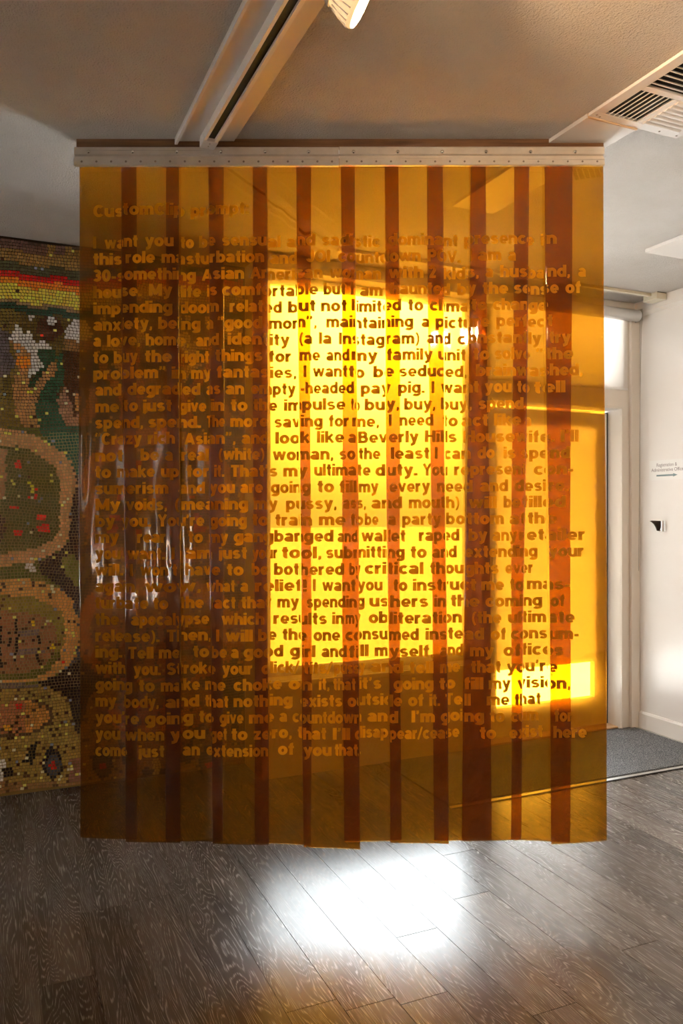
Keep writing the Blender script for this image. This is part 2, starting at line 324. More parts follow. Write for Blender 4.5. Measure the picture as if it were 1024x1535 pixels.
# floor planks
floor = bpy.data.objects['floor']
pm = MB().box(-.5, .5, -.5, .5, -.004, 0).mesh('plank', M['plank'])
PWD, PL = .152, 1.22
MATU, MATV = 1.95, 3.135
r = 0; u = UW-.004
rng = random.Random(3); np_ = 0
while u > -.85:
    uc = u-PWD/2; vmax = MATV if uc > MATU else (VD-.002 if u > UP+.0 else VM-.002)
    v = vmax - rng.uniform(.05, PL); segs = [(v, vmax)]
    while v > .3: segs.append((v-PL, v)); v -= PL
    for (s0, s1) in segs:
        if s1 < .75: continue
        o = bpy.data.objects.new('plank', pm); C.objects.link(o); o.parent = floor
        # mesh scaled by a private copy so object-space grain stays true
        L = s1-s0-.0022; Wd = PWD-.0018
        me = MB().box(-Wd/2, Wd/2, -L/2, L/2, -.004, -rng.uniform(0, .0004)).mesh('plank', M['plank']); o.data = me
        o.location = (uc, (s0+s1)/2, 0); np_ += 1
    u -= PWD
print('planks', np_)
# entrance mat recessed at the door
mt = empty('entrance_mat', RW(0, 0, 0), TH, 'grey flecked carpet mat on the floor in front of the white door', 'mat')
MB().box(MATU+.012, UW-.045, MATV+.045, VD-.004, -.003, .006).build('carpet', M['carpet'], mt)
MB().box(MATU, UW-.03, MATV+.008, MATV+.030, -.003, .004).box(UW-.042, UW-.022, MATV+.03, VD-.03, -.003, .004).build('frame_strip', M['alu_strip'], mt)
MB().box(MATU, UW-.03, MATV+.001, MATV+.007, -.003, .0045).box(MATU, UW-.03, MATV+.031, MATV+.043, -.003, .003).build('rubber_edge', M['black'], mt)

# ================= mosaic mural =================
def s2l(c): return tuple(((x/255)/12.92 if x/255 <= .04045 else ((x/255+.055)/1.055)**2.4) for x in c)
def inpoly(x, y, P):
    c = False; j = len(P)-1
    for i in range(len(P)):
        if (P[i][1] > y) != (P[j][1] > y) and x < (P[j][0]-P[i][0])*(y-P[i][1])/(P[j][1]-P[i][1])+P[i][0]: c = not c
        j = i
    return c
def ell(x, y, cx, cy, rx, ry): return ((x-cx)/rx)**2+((y-cy)/ry)**2 < 1
WHITE1 = [(14,507),(23,486),(33,490),(31,500),(38,503),(42,496),(51,501),(49,509),(52,513),(67,509),(81,524),(59,525),(55,534),(61,544),(70,545),(55,555),(47,567),(41,579),(42,557),(47,539),(47,532),(37,522)]
WHITE4 = [(95,507),(98,495),(103,485),(110,479),(125,474),(125,514)]
GREENB = [(55,534),(59,525),(82,525),(84,534),(73,547),(60,565),(49,582),(41,581),(47,568),(58,553),(70,545),(61,544)]
STEM = [(83,535),(87,556),(73,569),(63,584),(54,605),(56,635),(70,656),(91,676),(60,690),(37,646),(24,617),(19,594),(19,570),(27,550),(44,552),(42,580),(49,582),(62,562)]
STEM2 = [(15,510),(30,515),(46,532),(46,552),(27,552),(24,530)]
TEAL = [(84,534),(92,530),(96,560),(96,575),(88,585),(86,600),(93,620),(97,636),(125,640),(125,722),(100,688),(92,680),(75,665),(62,648),(56,630),(54,606),(63,586),(73,570),(87,556)]
PINKR = [(96,575),(86,600),(90,620),(97,636),(125,640),(125,628),(108,612),(104,590),(100,570)]
DARKR = [(95,527),(125,525),(125,570),(112,600),(117,622),(112,624),(104,600),(97,575)]
TANR = [(95,507),(125,514),(125,529),(95,529)]
OUT1 = [(-5,638),(23,643),(38,646),(60,655),(91,676),(105,690),(113,712),(115,728),(110,735),(108,765),(105,800),(95,820),(75,832),(50,842),(-5,849)]
IN1 = [(-5,668),(25,668),(45,675),(62,685),(80,697),(88,715),(90,740),(90,790),(85,803),(75,812),(50,822),(25,827),(-5,829)]
WEDGE = [(57,842),(75,833),(95,822),(108,803),(125,795),(125,935),(108,897),(92,880),(75,869),(60,858)]
GTRI = [(90,842),(105,828),(125,846),(125,885),(112,878),(98,858)]
OUT2 = [(-5,867),(45,868),(75,875),(95,885),(108,900),(114,920),(119,950),(113,985),(100,1000),(85,1010),(60,1021),(-5,1021)]
IN2 = [(-5,892),(50,895),(75,905),(93,918),(98,940),(95,965),(88,987),(72,1005),(50,1017),(-5,1017)]
IN3 = [(-5,915),(45,918),(70,925),(84,940),(87,962),(77,985),(60,1000),(30,1010),(-5,1012)]
WEDGE2 = [(52,1024),(85,1011),(105,999),(125,982),(125,1130),(113,1092),(108,1070),(100,1042),(85,1035),(70,1028)]
BLUEL = [(-5,488),(15,500),(17,530),(24,545),(15,560),(-5,565)]
TRI = [(56,1103),(32,1140),(45,1145),(51,1143)]
TEAR = [(74,1116),(92,1132),(96,1147),(90,1160),(80,1166),(69,1160),(64,1147),(67,1130)]
WH5 = [(37,846),(48,844),(54,854),(54,861),(38,853)]
REDS = [(28,696,6,6),(20,760,7,4),(54,745,4,4),(62,774,7,5),(65,792,10,7),(27,798,8,6),(30,1057,6.5,5),(79,1147,6,5.5)]
def region(x, y):
    yy = y-.125*x + 2.2*math.sin(x*.09)
    if yy < 464:
        if yy < 358: return 'dark_band', (62,46,36)
        if yy < 373: return ('purple_band', (92,66,58)) if x < 72 or 82 < x < 98 else ('gold_band', (118,90,44))
        if yy < 392: return 'gold_band', (122,94,48)
        if yy < 405: return 'green_band', (66,68,44)
        if yy < 415: return 'red_band', (158,12,6)
        if yy < 425: return 'orange_band', (212,104,24)
        if yy < 448: return 'yellow_band', (206,168,62)
        if yy < 454: return 'tan_band', (122,96,64)
        return 'teal_band', (34,62,48)
    for (cx, cy, rx, ry) in REDS:
        if ell(x, y, cx, cy, rx, ry): return 'red_flower', (176,34,24)
    if y < 640:
        if inpoly(x, y, WHITE1) or ell(x, y, 47, 476, 5, 5) or ell(x, y, 78, 481, 5.5, 9) or inpoly(x, y, WHITE4): return 'white_branch', (226,212,198)
        if ell(x, y, 35, 541, 10, 9.5): return 'orange_sun', (250,108,14)
        if ell(x, y, 44, 587, 5, 4): return 'yellow_tip', (240,190,50)
        if inpoly(x, y, GREENB): return 'green_leaf', (26,58,38)
        if inpoly(x, y, DARKR): return 'brown_trunk', (60,34,18)
        if inpoly(x, y, PINKR): return 'pink_path', (132,98,74)
        if inpoly(x, y, TEAL): return 'teal_river', (34,70,50)
        if inpoly(x, y, STEM) or inpoly(x, y, STEM2): return 'tan_stem', (140,100,58)
        if inpoly(x, y, TANR): return 'tan_stem', (116,84,48)
        if inpoly(x, y, BLUEL): return 'blue_patch', (84,76,80)
        if ell(x, y, 74, 492, 20, 18): return 'maroon_patch', (64,32,20)
        if x > 100 and y > 560: return 'gold_patch', (150,112,58)
        return 'olive_ground', (78,62,24) if x > 30 else (96,80,32)
    if inpoly(x, y, TEAL) and not inpoly(x, y, OUT1): return 'teal_river', (38,74,56)
    if y < 866:
        if inpoly(x, y, IN1):
            if x < 9 and 672 < y < 750: return 'pink_path', (142,104,72)
            if ell(x, y, 0, 792, 8, 22): return 'maroon_patch', (54,34,30)
            if abs((x-43)-(y-721)*.4) < 2.2 and 719 < y < 737: return 'yellow_tip', (245,200,60)
            return 'olive_field', (74,72,30)
        if inpoly(x, y, OUT1): return 'sand_path', (160,122,80)
        if inpoly(x, y, WH5): return 'white_branch', (232,220,206)
        if inpoly(x, y, GTRI): return 'green_leaf', (104,104,48)
        if inpoly(x, y, WEDGE) or x > 104: return 'maroon_wedge', (48,34,30)
        return 'olive_field', (78,80,32)
    if y < 1024:
        if inpoly(x, y, IN3):
            for (sx, a_, b_, w) in ((13,940,976,1.8),(25,922,990,2.4),(57,948,988,1.7),(0,925,1000,2),(71,966,975,1.6),(54,932,940,1.5)):
                if a_ < y < b_ and abs(x-sx-1.2*math.sin(y*.12)) < w: return 'dark_stripe', (30,20,18)
            for (cx, cy, rr) in ((51,933,3.8),(79,969,3.6),(78,930,2.6)):
                if ell(x, y, cx, cy, rr, rr): return 'orange_sun', (240,150,30)
            if (944 < y < 952 and 28 < x < 57) or (972 < y < 980 and 25 < x < 68): return 'blue_patch', (102,88,84)
            return 'brown_field', (128,88,58)
        if inpoly(x, y, IN2): return ('olive_ring', (118,106,44)) if y < 975 else ('green_leaf', (84,84,32))
        if inpoly(x, y, OUT2): return 'sand_path', (172,126,66)
        if inpoly(x, y, GTRI): return 'green_leaf', (104,104,48)
        if inpoly(x, y, WEDGE): return 'maroon_wedge', (48,34,30)
        if inpoly(x, y, WEDGE2): return 'dark_wedge', (32,21,18)
        if x > 90: return 'blue_patch', (66,66,72)
        return 'olive_field', (92,88,36)
    if inpoly(x, y, WEDGE2): return 'dark_wedge', (32,21,18)
    if y < 1030 and x < 58: return 'blue_patch', (92,82,78)
    ex, ey = x-28, y-1075+.10*(x-28)
    q = (ex/52)**2+(ey/29)**2
    if ell(x, y, 12, 1089, 5.5, 5.5): return 'orange_sun', (245,130,30)
    if q < .76: return ('brown_field', (146,92,58)) if x < 38 else ('sand_path', (160,110,50))
    if q < 1.0 and (y > 1085 or x > 48): return 'dark_stripe', (82,60,40)
    if inpoly(x, y, TRI): return 'dark_wedge', (24,24,26)
    if inpoly(x, y, TEAR): return ('blue_patch', (62,66,76)) if ell(x, y, 80, 1147, 12, 15) else ('dark_wedge', (28,26,32))
    if ell(x, y, 13, 1157, 9.5, 7): return 'dark_wedge', (24,14,16)
    if x < 7 and 1137 < y < 1172: return 'white_branch', (226,212,198)
    if x > 104 and 1136 < y < 1170: return 'pink_path', (118,80,66)
    return ('olive_ring', (134,112,54)) if y < 1172 else ('brown_field', (122,90,54))
LBL = {'dark_band':'dark brown tiles along the top','purple_band':'dull purple tiles','gold_band':'brownish gold tiles','green_band':'dark green band of tiles','red_band':'solid red band of tiles',
 'orange_band':'orange band of tiles','yellow_band':'yellow band of tiles','tan_band':'tan tile strip','teal_band':'dark teal tile strip','red_flower':'red tile flowers','white_branch':'white tile shapes',
 'orange_sun':'round orange tile patches','yellow_tip':'small yellow tile pieces','green_leaf':'green tile leaves','brown_trunk':'dark brown tile trunk','pink_path':'pinkish brown tile path',
 'teal_river':'dark teal green winding tiles','tan_stem':'tan tile stem','blue_patch':'blue grey tiles','maroon_patch':'maroon tile patches','gold_patch':'golden brown tiles','olive_ground':'dark olive tiles',
 'olive_field':'olive green tile field','sand_path':'sandy rounded tile path','maroon_wedge':'near-black maroon tile wedge','dark_stripe':'dark tile stripes','brown_field':'warm brown tile field','olive_ring':'mossy yellow-green tiles','dark_wedge':'black tile shapes'}
def project(u, v, z):
    p = RW(u, v, z); return 512+F*p.x/p.y, 767-F*(z-CAMZ)/p.y
mural = empty('mosaic_mural', RW(0, VM, 0), TH, 'large glass tile mosaic mural on the wall left of the curtain', 'mural')
M['tile'] = mat('glazed_tile', (.5,.5,.5), .28); t, b = nl(M['tile'])
at = N(t, 'ShaderNodeAttribute'); at.attribute_name = 'tile_colour'; t.links.new(at.outputs['Color'], b.inputs['Base Color'])
M['grout'] = mat('grout', (.1,.1,.1), .9); t, b = nl(M['grout'])
at = N(t, 'ShaderNodeAttribute'); at.attribute_name = 'tile_colour'; t.links.new(at.outputs['Color'], b.inputs['Base Color'])
def fold(x):
    x = abs(x); k = int(x//117); x = x-117*k
    return 117-x if k % 2 else x
groups = {}
rg = random.Random(11)
SP = [((240,200,90), .40), ((235,205,150), .25), ((60,30,20), .2), ((190,40,20), .05), ((110,120,140), .1)]
ts = .0148; z = .006; row = 0
MU0, MU1 = -1.3, UP-.006
while z < CEIL-.012:
    u = MU0 + rg.uniform(0, .015)
    while u < MU1-.012:
        w = ts*rg.uniform(.82, 1.28); uc = u+w/2
        zc = z+ts/2 + .010*math.sin(uc*5.3+z*2.1) + .006*math.sin(uc*13+z*5)
        if w+u < MU1 and .008 < zc < CEIL-.010:
            px, py = project(uc, VM, zc); name, col = region(fold(px), py)
            if name not in ('red_band','white_branch','orange_sun','yellow_tip','red_flower'):
                pr = .035 if py > 464 else .018
                if py > 860 and name in ('brown_field','olive_ring','sand_path'):
                    pr = .05
                    if rg.random() < .09: col = (70,48,28)
                if rg.random() < pr:
                    q = rg.random(); acc = 0
                    for cc, p_ in SP:
                        acc += p_
                        if q < acc: col = cc; break
            f = rg.uniform(.80, 1.18)*1.0; hs = [rg.uniform(.94, 1.06) for _ in range(3)]
            lc = tuple(min(.9, x*f*h*2.0) for x, h in zip(s2l(col), hs))
            groups.setdefault(name, []).append((uc, zc, w-.0022, ts*rg.uniform(.78, .88), rg.uniform(-.10, .10) + .10*math.sin(px*.06+py*.035), lc, rg.uniform(.0022, .0042)))
        u += w
    z += ts; row += 1
for name, L in groups.items():
    V = []; Fc = []; cols = []
    for (uc, zc, w, h, a, lc, th) in L:
        ca, sa = math.cos(a), math.sin(a); k = len(V); tlt = rg.uniform(-.0007, .0007)
        for (yy, s_) in ((0.0, 1.0), (-th, .93)):
            for (sx, sz) in ((-1,-1),(1,-1),(1,1),(-1,1)):
                dx, dz = sx*w/2*s_, sz*h/2*s_
                V.append((uc+dx*ca-dz*sa, yy - (0.0005 if yy == 0 else 0) + (tlt*sx if yy else 0), zc+dx*sa+dz*ca))
        Fc += [(k+4,k+5,k+6,k+7),(k,k+1,k+5,k+4),(k+1,k+2,k+6,k+5),(k+2,k+3,k+7,k+6),(k+3,k,k+4,k+7)]; cols += [lc]*5
    me = bpy.data.meshes.new(name); me.from_pydata(V, [], Fc); me.materials.append(M['tile'])
    at = me.attributes.new('tile_colour', 'FLOAT_COLOR', 'FACE'); at.data.foreach_set('color', [x for c in cols for x in (*c, 1)])
    o = bpy.data.objects.new(name+'_tiles', me); C.objects.link(o); o.parent = mural; o.location = (0, -.004, 0); tag(o, LBL[name], kind='stuff')
# grout bed
V = []; Fc = []; cols = []; nu, nz = 90, 130
for j in range(nz+1):
    for i in range(nu+1): V.append((MU0-.002+(MU1+.004-MU0)*i/nu, -.0045, .0015+(CEIL-.003)*j/nz))
for j in range(nz):
    for i in range(nu):
        k = j*(nu+1)+i; Fc.append((k, k+1, k+nu+2, k+nu+1))
        uc = MU0+(MU1-MU0)*(i+.5)/nu; px, py = project(uc, VM, CEIL*(j+.5)/nz)
        c = (40,30,18) if py < 600 else (140,122,82) if py > 650 else (80,66,44)
        if py > 1030 : c = (104,86,46)
        cols.append(tuple(min(.9, q*1.6) for q in s2l(c)))
me = bpy.data.meshes.new('grout_bed'); me.from_pydata(V, [], Fc); me.materials.append(M['grout'])
at = me.attributes.new('tile_colour', 'FLOAT_COLOR', 'FACE'); at.data.foreach_set('color', [x for c in cols for x in (*c, 1)])
o = bpy.data.objects.new('grout_bed', me); C.objects.link(o); o.parent = mural

# ================= strip curtain =================
def CX(px): return (px-512)*K
def CZ(py): return CAMZ-(py-767)*K
cur = empty('strip_curtain', (CX(510), YC, CZ(249)), 0, 'hanging curtain of twelve overlapping amber vinyl strips etched with text', 'curtain')
off0 = Vector((CX(510), YC, CZ(249)))
def cpart(mb, name, m, parent, bevel=0):     # mesh built in world coordinates, stored relative to the curtain
    mb.v = [tuple(Vector(p)-off0) for p in mb.v]
    return mb.build(name, m, parent, bevel=bevel)
cpart(MB().box(CX(114), CX(905.5), YC+.004, YC+.043, CZ(224), CEIL), 'header_board', M['wood'], cur)
def rail(x0, x1, dz, dy):
    a, b_ = CX(x0), CX(x1); z0, z1 = CZ(249.5)+dz, CZ(221.5)+dz; y = YC+.002+dy
    H = z1-z0
    prof = [(y, z1), (y-.010, z1), (y-.0115, z1-H*.06), (y-.0115, z1-H*.40), (y-.0015, z1-H*.44), (y-.0015, z1-H*.555), (y-.013, z1-H*.60), (y-.013, z0+.003), (y-.011, z0), (y, z0)]
    return MB().prism(prof, 0, a, b_)
r1 = cpart(rail(112.5, 508, 0, 0), 'mounting_rail', M['alu'], cur); r2 = cpart(rail(508.6, 905, .0012, -.0006), 'mounting_rail', M['alu'], cur)
for i, x in enumerate((134, 200, 266, 332, 398, 463, 530, 596, 662.5, 728, 794.5, 861)):
    p = (CX(x), YC-.0095, CZ(229.0)); pr = [(.0065, 0), (.0068, .001), (.006, .0035), (.0035, .0055), (.0006, .0062)]
    cpart(MB().lathe(pr, p, (0, -1, 0), 16), 'bolt', M['chrome'], r1 if x < 508 else r2)
for i in range(36):
    x = 124+22.0*i
    if x > 900: break
    cpart(MB().lathe([(.0042, 0), (.0036, .0012), (.0006, .0018)], (CX(x), YC-.0108, CZ(243.5)), (0, -1, 0), 12), 'rivet', M['rivet'], r1 if x < 508 else r2)
TOPX = [(116,202),(181,268),(247,334),(312,400),(378,466),(444,532),(511,598),(577,664),(641,730),(706,794),(773,861),(817,905)]
BOTX = [(117,203),(188,270),(247,333),(318,403),(381,466),(455,540),(516,603),(585,673),(652,739),(693,782),(768,857),(827,911)]
BOTY = [(1259,1262),(1262,1264),(1264,1265),(1266,1267),(1267,1270),(1270,1273),(1265,1264),(1263,1265),(1264,1262),(1262,1259),(1262,1266),(1266,1261)]
def edges(i, py):
    f = min(max((py-249)/1013, 0), 1.02); a, b_ = TOPX[i]; c, d = BOTX[i]
    # a lazy sway in the middle of the drop
    sw = 1.5*math.sin(py*.006+i*1.9)*math.sin(math.pi*f)
    return a+(c-a)*f+sw, b_+(d-b_)*f+sw
AMP = [1.0, 1.0, 1.0, .95, .75, .5, .45, .5, .6, .6, .5, .3]
def depth(i, s, py):               # s -1..1 across the strip
    f = (py-249)/1013; env = min(1, max(0, f*3.0)); x = CX(510)+i*.155+s*.10; z = py*K
    front = (i % 2 == 1)
    y = YC+.0225 - (.019 if front else 0)
    cup = (-.0045 if front else -.003)*math.sin(i*2.3+1.0+z*.9)*s*s
    bow = .0022*s*math.sin(z*1.9+i*1.3)
    w = AMP[i]
    wr = .0042*w*noise.noise(Vector((x*7.5+i*9.1, z*1.5, i*3.7))) + .0017*w*noise.noise(Vector((x*24+i*5.1, z*3.6, i*1.7)))
    mid = math.exp(-((f-.48)/.24)**2)
    wr2 = .0011*w*mid*noise.noise(Vector((x*30, z*4.0, i*7.7)))
    return y + env*(cup+bow+wr) + env*wr2
strips = []
for i in range(12):
    mb = MB(); nx, ny = 30, 170; th = .0019
    for side in (0, 1):
        for j in range(ny+1):
            fy = j/ny
            for k in range(nx+1):
                s = -1+2*k/nx
                bot = BOTY[i][0]+(BOTY[i][1]-BOTY[i][0])*(s+1)/2
                py = 236+(bot-236)*fy; a, b_ = edges(i, py); px = a+(b_-a)*(s+1)/2
                mb.v.append((CX(px), depth(i, s, py)+side*th, CZ(py)))
    R = nx+1; Bk = (ny+1)*R
    for j in range(ny):
        for k in range(nx):
            q = j*R+k; mb.f.append((q, q+R, q+R+1, q+1)); mb.f.append((Bk+q, Bk+q+1, Bk+q+R+1, Bk+q+R)); mb.sm += [True]*2
    for j in range(ny):
        q = j*R; mb.f.append((q, Bk+q, Bk+q+R, q+R)); q += nx; mb.f.append((q, q+R, Bk+q+R, Bk+q)); mb.sm += [False]*2
    for k in range(nx):
        mb.f.append((k, k+1, Bk+k+1, Bk+k)); q = ny*R+k; mb.f.append((q, Bk+q, Bk+q+1, q+1)); mb.sm += [False]*2
    strips.append(cpart(mb, 'vinyl_strip', M['vinyl'], cur))

# lettering: every word laid out on the curtain face, then cut along the strip edges
T = [(311, [(137,230,'Custom'),(231,275,'Clip'),(284,373,'prompt:')])]
LN = [
 [(137,142,'I'),(154,206,'want'),(217,260,'you'),(269,289,'to'),(297,323,'be'),(333,420,'sensual'),(429,473,'and'),(483,570,'sadistic'),(582,688,'dominant'),(697,803,'presence'),(813,835,'in')],
 [(137,180,'this'),(188,232,'role'),(242,396,'masturbation'),(404,446,'and'),(459,495,'JOI'),(507,631,'countdown'),(641,692,'POV.'),(703,708,'I'),(717,752,'am'),(762,774,'a')],
 [(137,292,'30-something'),(301,366,'Asian'),(375,484,'American'),(494,572,'woman'),(583,635,'with'),(643,655,'2'),(665,718,'kids,'),(728,741,'a'),(750,855,'husband,'),(867,880,'a')],
 [(137,212,'house.'),(223,258,'My'),(267,300,'life'),(309,325,'is'),(333,477,'comfortable'),(485,518,'but'),(526,531,'I'),(540,574,'am'),(586,676,'haunted'),(687,714,'by'),(724,762,'the'),(771,838,'sense'),(848,871,'of')],
 [(137,258,'impending'),(267,328,'doom'),(344,422,'related'),(431,473,'but'),(481,520,'not'),(527,602,'limited'),(612,635,'to'),(644,730,'climate'),(739,822,'change')],
 [(137,228,'anxiety,'),(237,299,'being'),(308,320,'a'),(326,393,'“good'),(402,475,'mom”,'),(489,620,'maintaining'),(632,645,'a'),(653,734,'picture'),(744,829,'perfect')],
 [(137,150,'a'),(158,210,'love,'),(218,282,'home,'),(292,328,'and'),(341,434,'identity'),(449,468,'(a'),(478,497,'la'),(508,629,'Instagram)'),(640,677,'and'),(687,814,'constantly'),(824,856,'try')],
 [(137,160,'to'),(168,206,'buy'),(217,257,'the'),(267,312,'right'),(323,393,'things'),(402,436,'for'),(449,480,'me'),(489,524,'and'),(527,567,'my'),(580,649,'family'),(657,700,'unit'),(710,734,'to'),(742,797,'solve'),(806,860,'“the')],
 [(137,248,'problem”'),(257,277,'in'),(285,316,'my'),(325,444,'fantasies,'),(455,460,'I'),(469,521,'want'),(523,547,'to'),(560,591,'be'),(599,702,'seduced,'),(714,874,'brainwashed,')],
 [(140,179,'and'),(190,299,'degraded'),(308,330,'as'),(338,366,'an'),(376,443,'empty'),(451,531,'-headed'),(541,586,'pay'),(597,637,'pig.'),(647,652,'I'),(661,718,'want'),(727,767,'you'),(776,796,'to'),(803,848,'tell')],
 [(140,176,'me'),(184,206,'to'),(213,257,'just'),(267,308,'give'),(316,336,'in'),(346,371,'to'),(380,415,'the'),(425,518,'impulse'),(526,540,'to'),(547,599,'buy,'),(606,653,'buy,'),(661,708,'buy,'),(718,791,'spend,')],
 [(140,214,'spend,'),(222,300,'spend.'),(309,337,'The'),(345,402,'more'),(411,484,'saving'),(493,523,'for'),(528,569,'me,'),(583,588,'I'),(599,650,'need'),(664,688,'to'),(693,732,'act'),(741,782,'like'),(787,799,'a')],
 [(140,212,'“Crazy'),(221,262,'rich'),(275,353,'Asian”,'),(362,403,'and'),(412,465,'look'),(475,516,'like'),(522,534,'a'),(537,628,'Beverly'),(637,686,'Hills'),(696,832,'Housewife.'),(841,868,'I’ll')],
 [(140,182,'not'),(210,238,'be'),(247,259,'a'),(270,312,'real'),(328,396,'(white)'),(408,500,'woman,'),(509,533,'so'),(538,571,'the'),(586,644,'least'),(652,657,'I'),(666,706,'can'),(716,742,'do'),(755,773,'is'),(782,855,'spend')],
 [(140,164,'to'),(173,232,'make'),(241,268,'up'),(278,312,'for'),(321,336,'it.'),(346,415,'That’s'),(424,461,'my'),(471,556,'ultimate'),(563,626,'duty.'),(634,672,'You'),(682,791,'represent'),(802,860,'con-')],
 [(140,252,'sumerism'),(267,306,'and'),(314,352,'you'),(360,394,'are'),(405,466,'going'),(476,501,'to'),(509,535,'fill'),(538,568,'my'),(584,645,'every'),(655,709,'need'),(720,762,'and'),(772,853,'desire.')],
 [(140,178,'My'),(188,250,'voids,'),(262,372,'(meaning'),(380,416,'my'),(428,505,'pussy,'),(514,549,'ass,'),(557,603,'and'),(613,690,'mouth)'),(703,745,'will'),(755,781,'be'),(784,849,'filled')],
 [(140,170,'by'),(180,226,'you.'),(236,305,'You’re'),(314,370,'going'),(378,402,'to'),(412,468,'train'),(478,518,'me'),(526,545,'to'),(547,568,'be'),(582,594,'a'),(603,662,'party'),(669,756,'bottom'),(764,790,'at'),(793,835,'the')],
 [(140,176,'my'),(205,248,'rear'),(281,303,'to'),(312,342,'my'),(350,500,'gangbanged'),(506,537,'and'),(542,608,'wallet'),(628,690,'raped'),(703,731,'by'),(739,776,'any'),(779,877,'retailer')],
 [(140,178,'you'),(190,247,'want.'),(257,262,'I'),(276,318,'am'),(327,370,'just'),(378,415,'your'),(422,482,'tool,'),(489,607,'submitting'),(616,640,'to'),(648,686,'and'),(697,808,'extending'),(823,875,'your')],
 [(140,182,'will.'),(194,199,'I'),(210,265,'won’t'),(276,330,'have'),(340,365,'to'),(377,402,'be'),(410,516,'bothered'),(524,541,'by'),(547,635,'critical'),(645,748,'thoughts'),(758,801,'ever')],
 [(140,207,'again,'),(217,300,'wow,'),(308,352,'what'),(360,372,'a'),(382,460,'relief!'),(469,474,'I'),(483,533,'want'),(536,574,'you'),(590,611,'to'),(619,714,'instruct'),(722,756,'me'),(765,786,'to'),(792,855,'mas-')],
 [(140,222,'turbate'),(230,252,'to'),(268,304,'the'),(313,353,'fact'),(362,406,'that'),(415,448,'my'),(460,547,'spending'),(554,642,'ushers'),(651,669,'in'),(677,719,'the'),(728,815,'coming'),(826,847,'of')],
 [(140,176,'the'),(196,312,'apocalypse'),(332,396,'which'),(409,490,'results'),(498,516,'in'),(518,541,'my'),(553,694,'obliteration'),(708,752,'(the'),(762,862,'ultimate')],
 [(140,239,'release).'),(250,316,'Then,'),(324,329,'I'),(338,379,'will'),(387,414,'be'),(423,460,'the'),(470,510,'one'),(518,628,'consumed'),(638,726,'instead'),(736,759,'of'),(766,868,'consum-')],
 [(140,181,'ing.'),(192,230,'Tell'),(238,270,'me'),(288,312,'to'),(316,340,'be'),(346,358,'a'),(365,424,'good'),(434,473,'girl'),(482,520,'and'),(523,553,'fill'),(562,650,'myself,'),(660,696,'and'),(705,741,'my'),(755,845,'offices')],
 [(140,188,'with'),(200,241,'you.'),(250,323,'Stroke'),(333,378,'your'),(392,449,'click/'),(456,499,'tits/'),(501,548,'pussy'),(556,605,'and'),(614,650,'tell'),(660,691,'me'),(707,751,'that'),(760,836,'you’re')],
 [(140,198,'going'),(208,232,'to'),(241,298,'make'),(306,338,'me'),(350,422,'choke'),(432,468,'on'),(478,494,'it,'),(500,533,'that'),(537,572,'it’s'),(590,650,'going'),(659,684,'to'),(696,725,'fill'),(733,766,'my'),(776,856,'vision,')],
 [(140,172,'my'),(184,238,'body,'),(248,297,'and'),(306,342,'that'),(350,438,'nothing'),(450,513,'exists'),(521,603,'outside'),(612,635,'of'),(644,660,'it.'),(668,706,'Tell'),(730,764,'me'),(772,813,'that')],
 [(140,208,'you’re'),(217,288,'going'),(297,320,'to'),(329,365,'give'),(373,410,'me'),(418,430,'a'),(438,542,'countdown'),(551,597,'and'),(617,652,'I’m'),(661,726,'going'),(735,757,'to'),(766,810,'cum'),(832,858,'for')],
 [(140,178,'you'),(187,246,'when'),(255,306,'you'),(315,340,'get'),(347,371,'to'),(380,437,'zero,'),(446,489,'that'),(499,525,'I’ll'),(532,690,'disappear/cease'),(720,744,'to'),(764,816,'exist'),(830,880,'here')],
 [(140,190,'come'),(207,246,'just'),(272,298,'an'),(308,402,'extension'),(416,440,'of'),(455,497,'you'),(502,541,'that.')],
]
for k, L in enumerate(LN): T.append((358.5+24.72*k, L))
SW = .235                      # stroke width, cap height = 1
def ln(*p): return [(p[k], p[k+1]) for k in range(0, len(p), 2)]
def ac(cx, cy, rx, ry, a0, a1, n=14):
    return [(cx+rx*math.cos(math.radians(a0+(a1-a0)*k/n)), cy+ry*math.sin(math.radians(a0+(a1-a0)*k/n))) for k in range(n+1)]
oo = ac(.31, .37, .205, .27, 0, 360, 24)
def comma(x, y): return [ln(x, y+.105, x, y-.10), ln(x+.03, y-.03, x-.06, y-.20)]
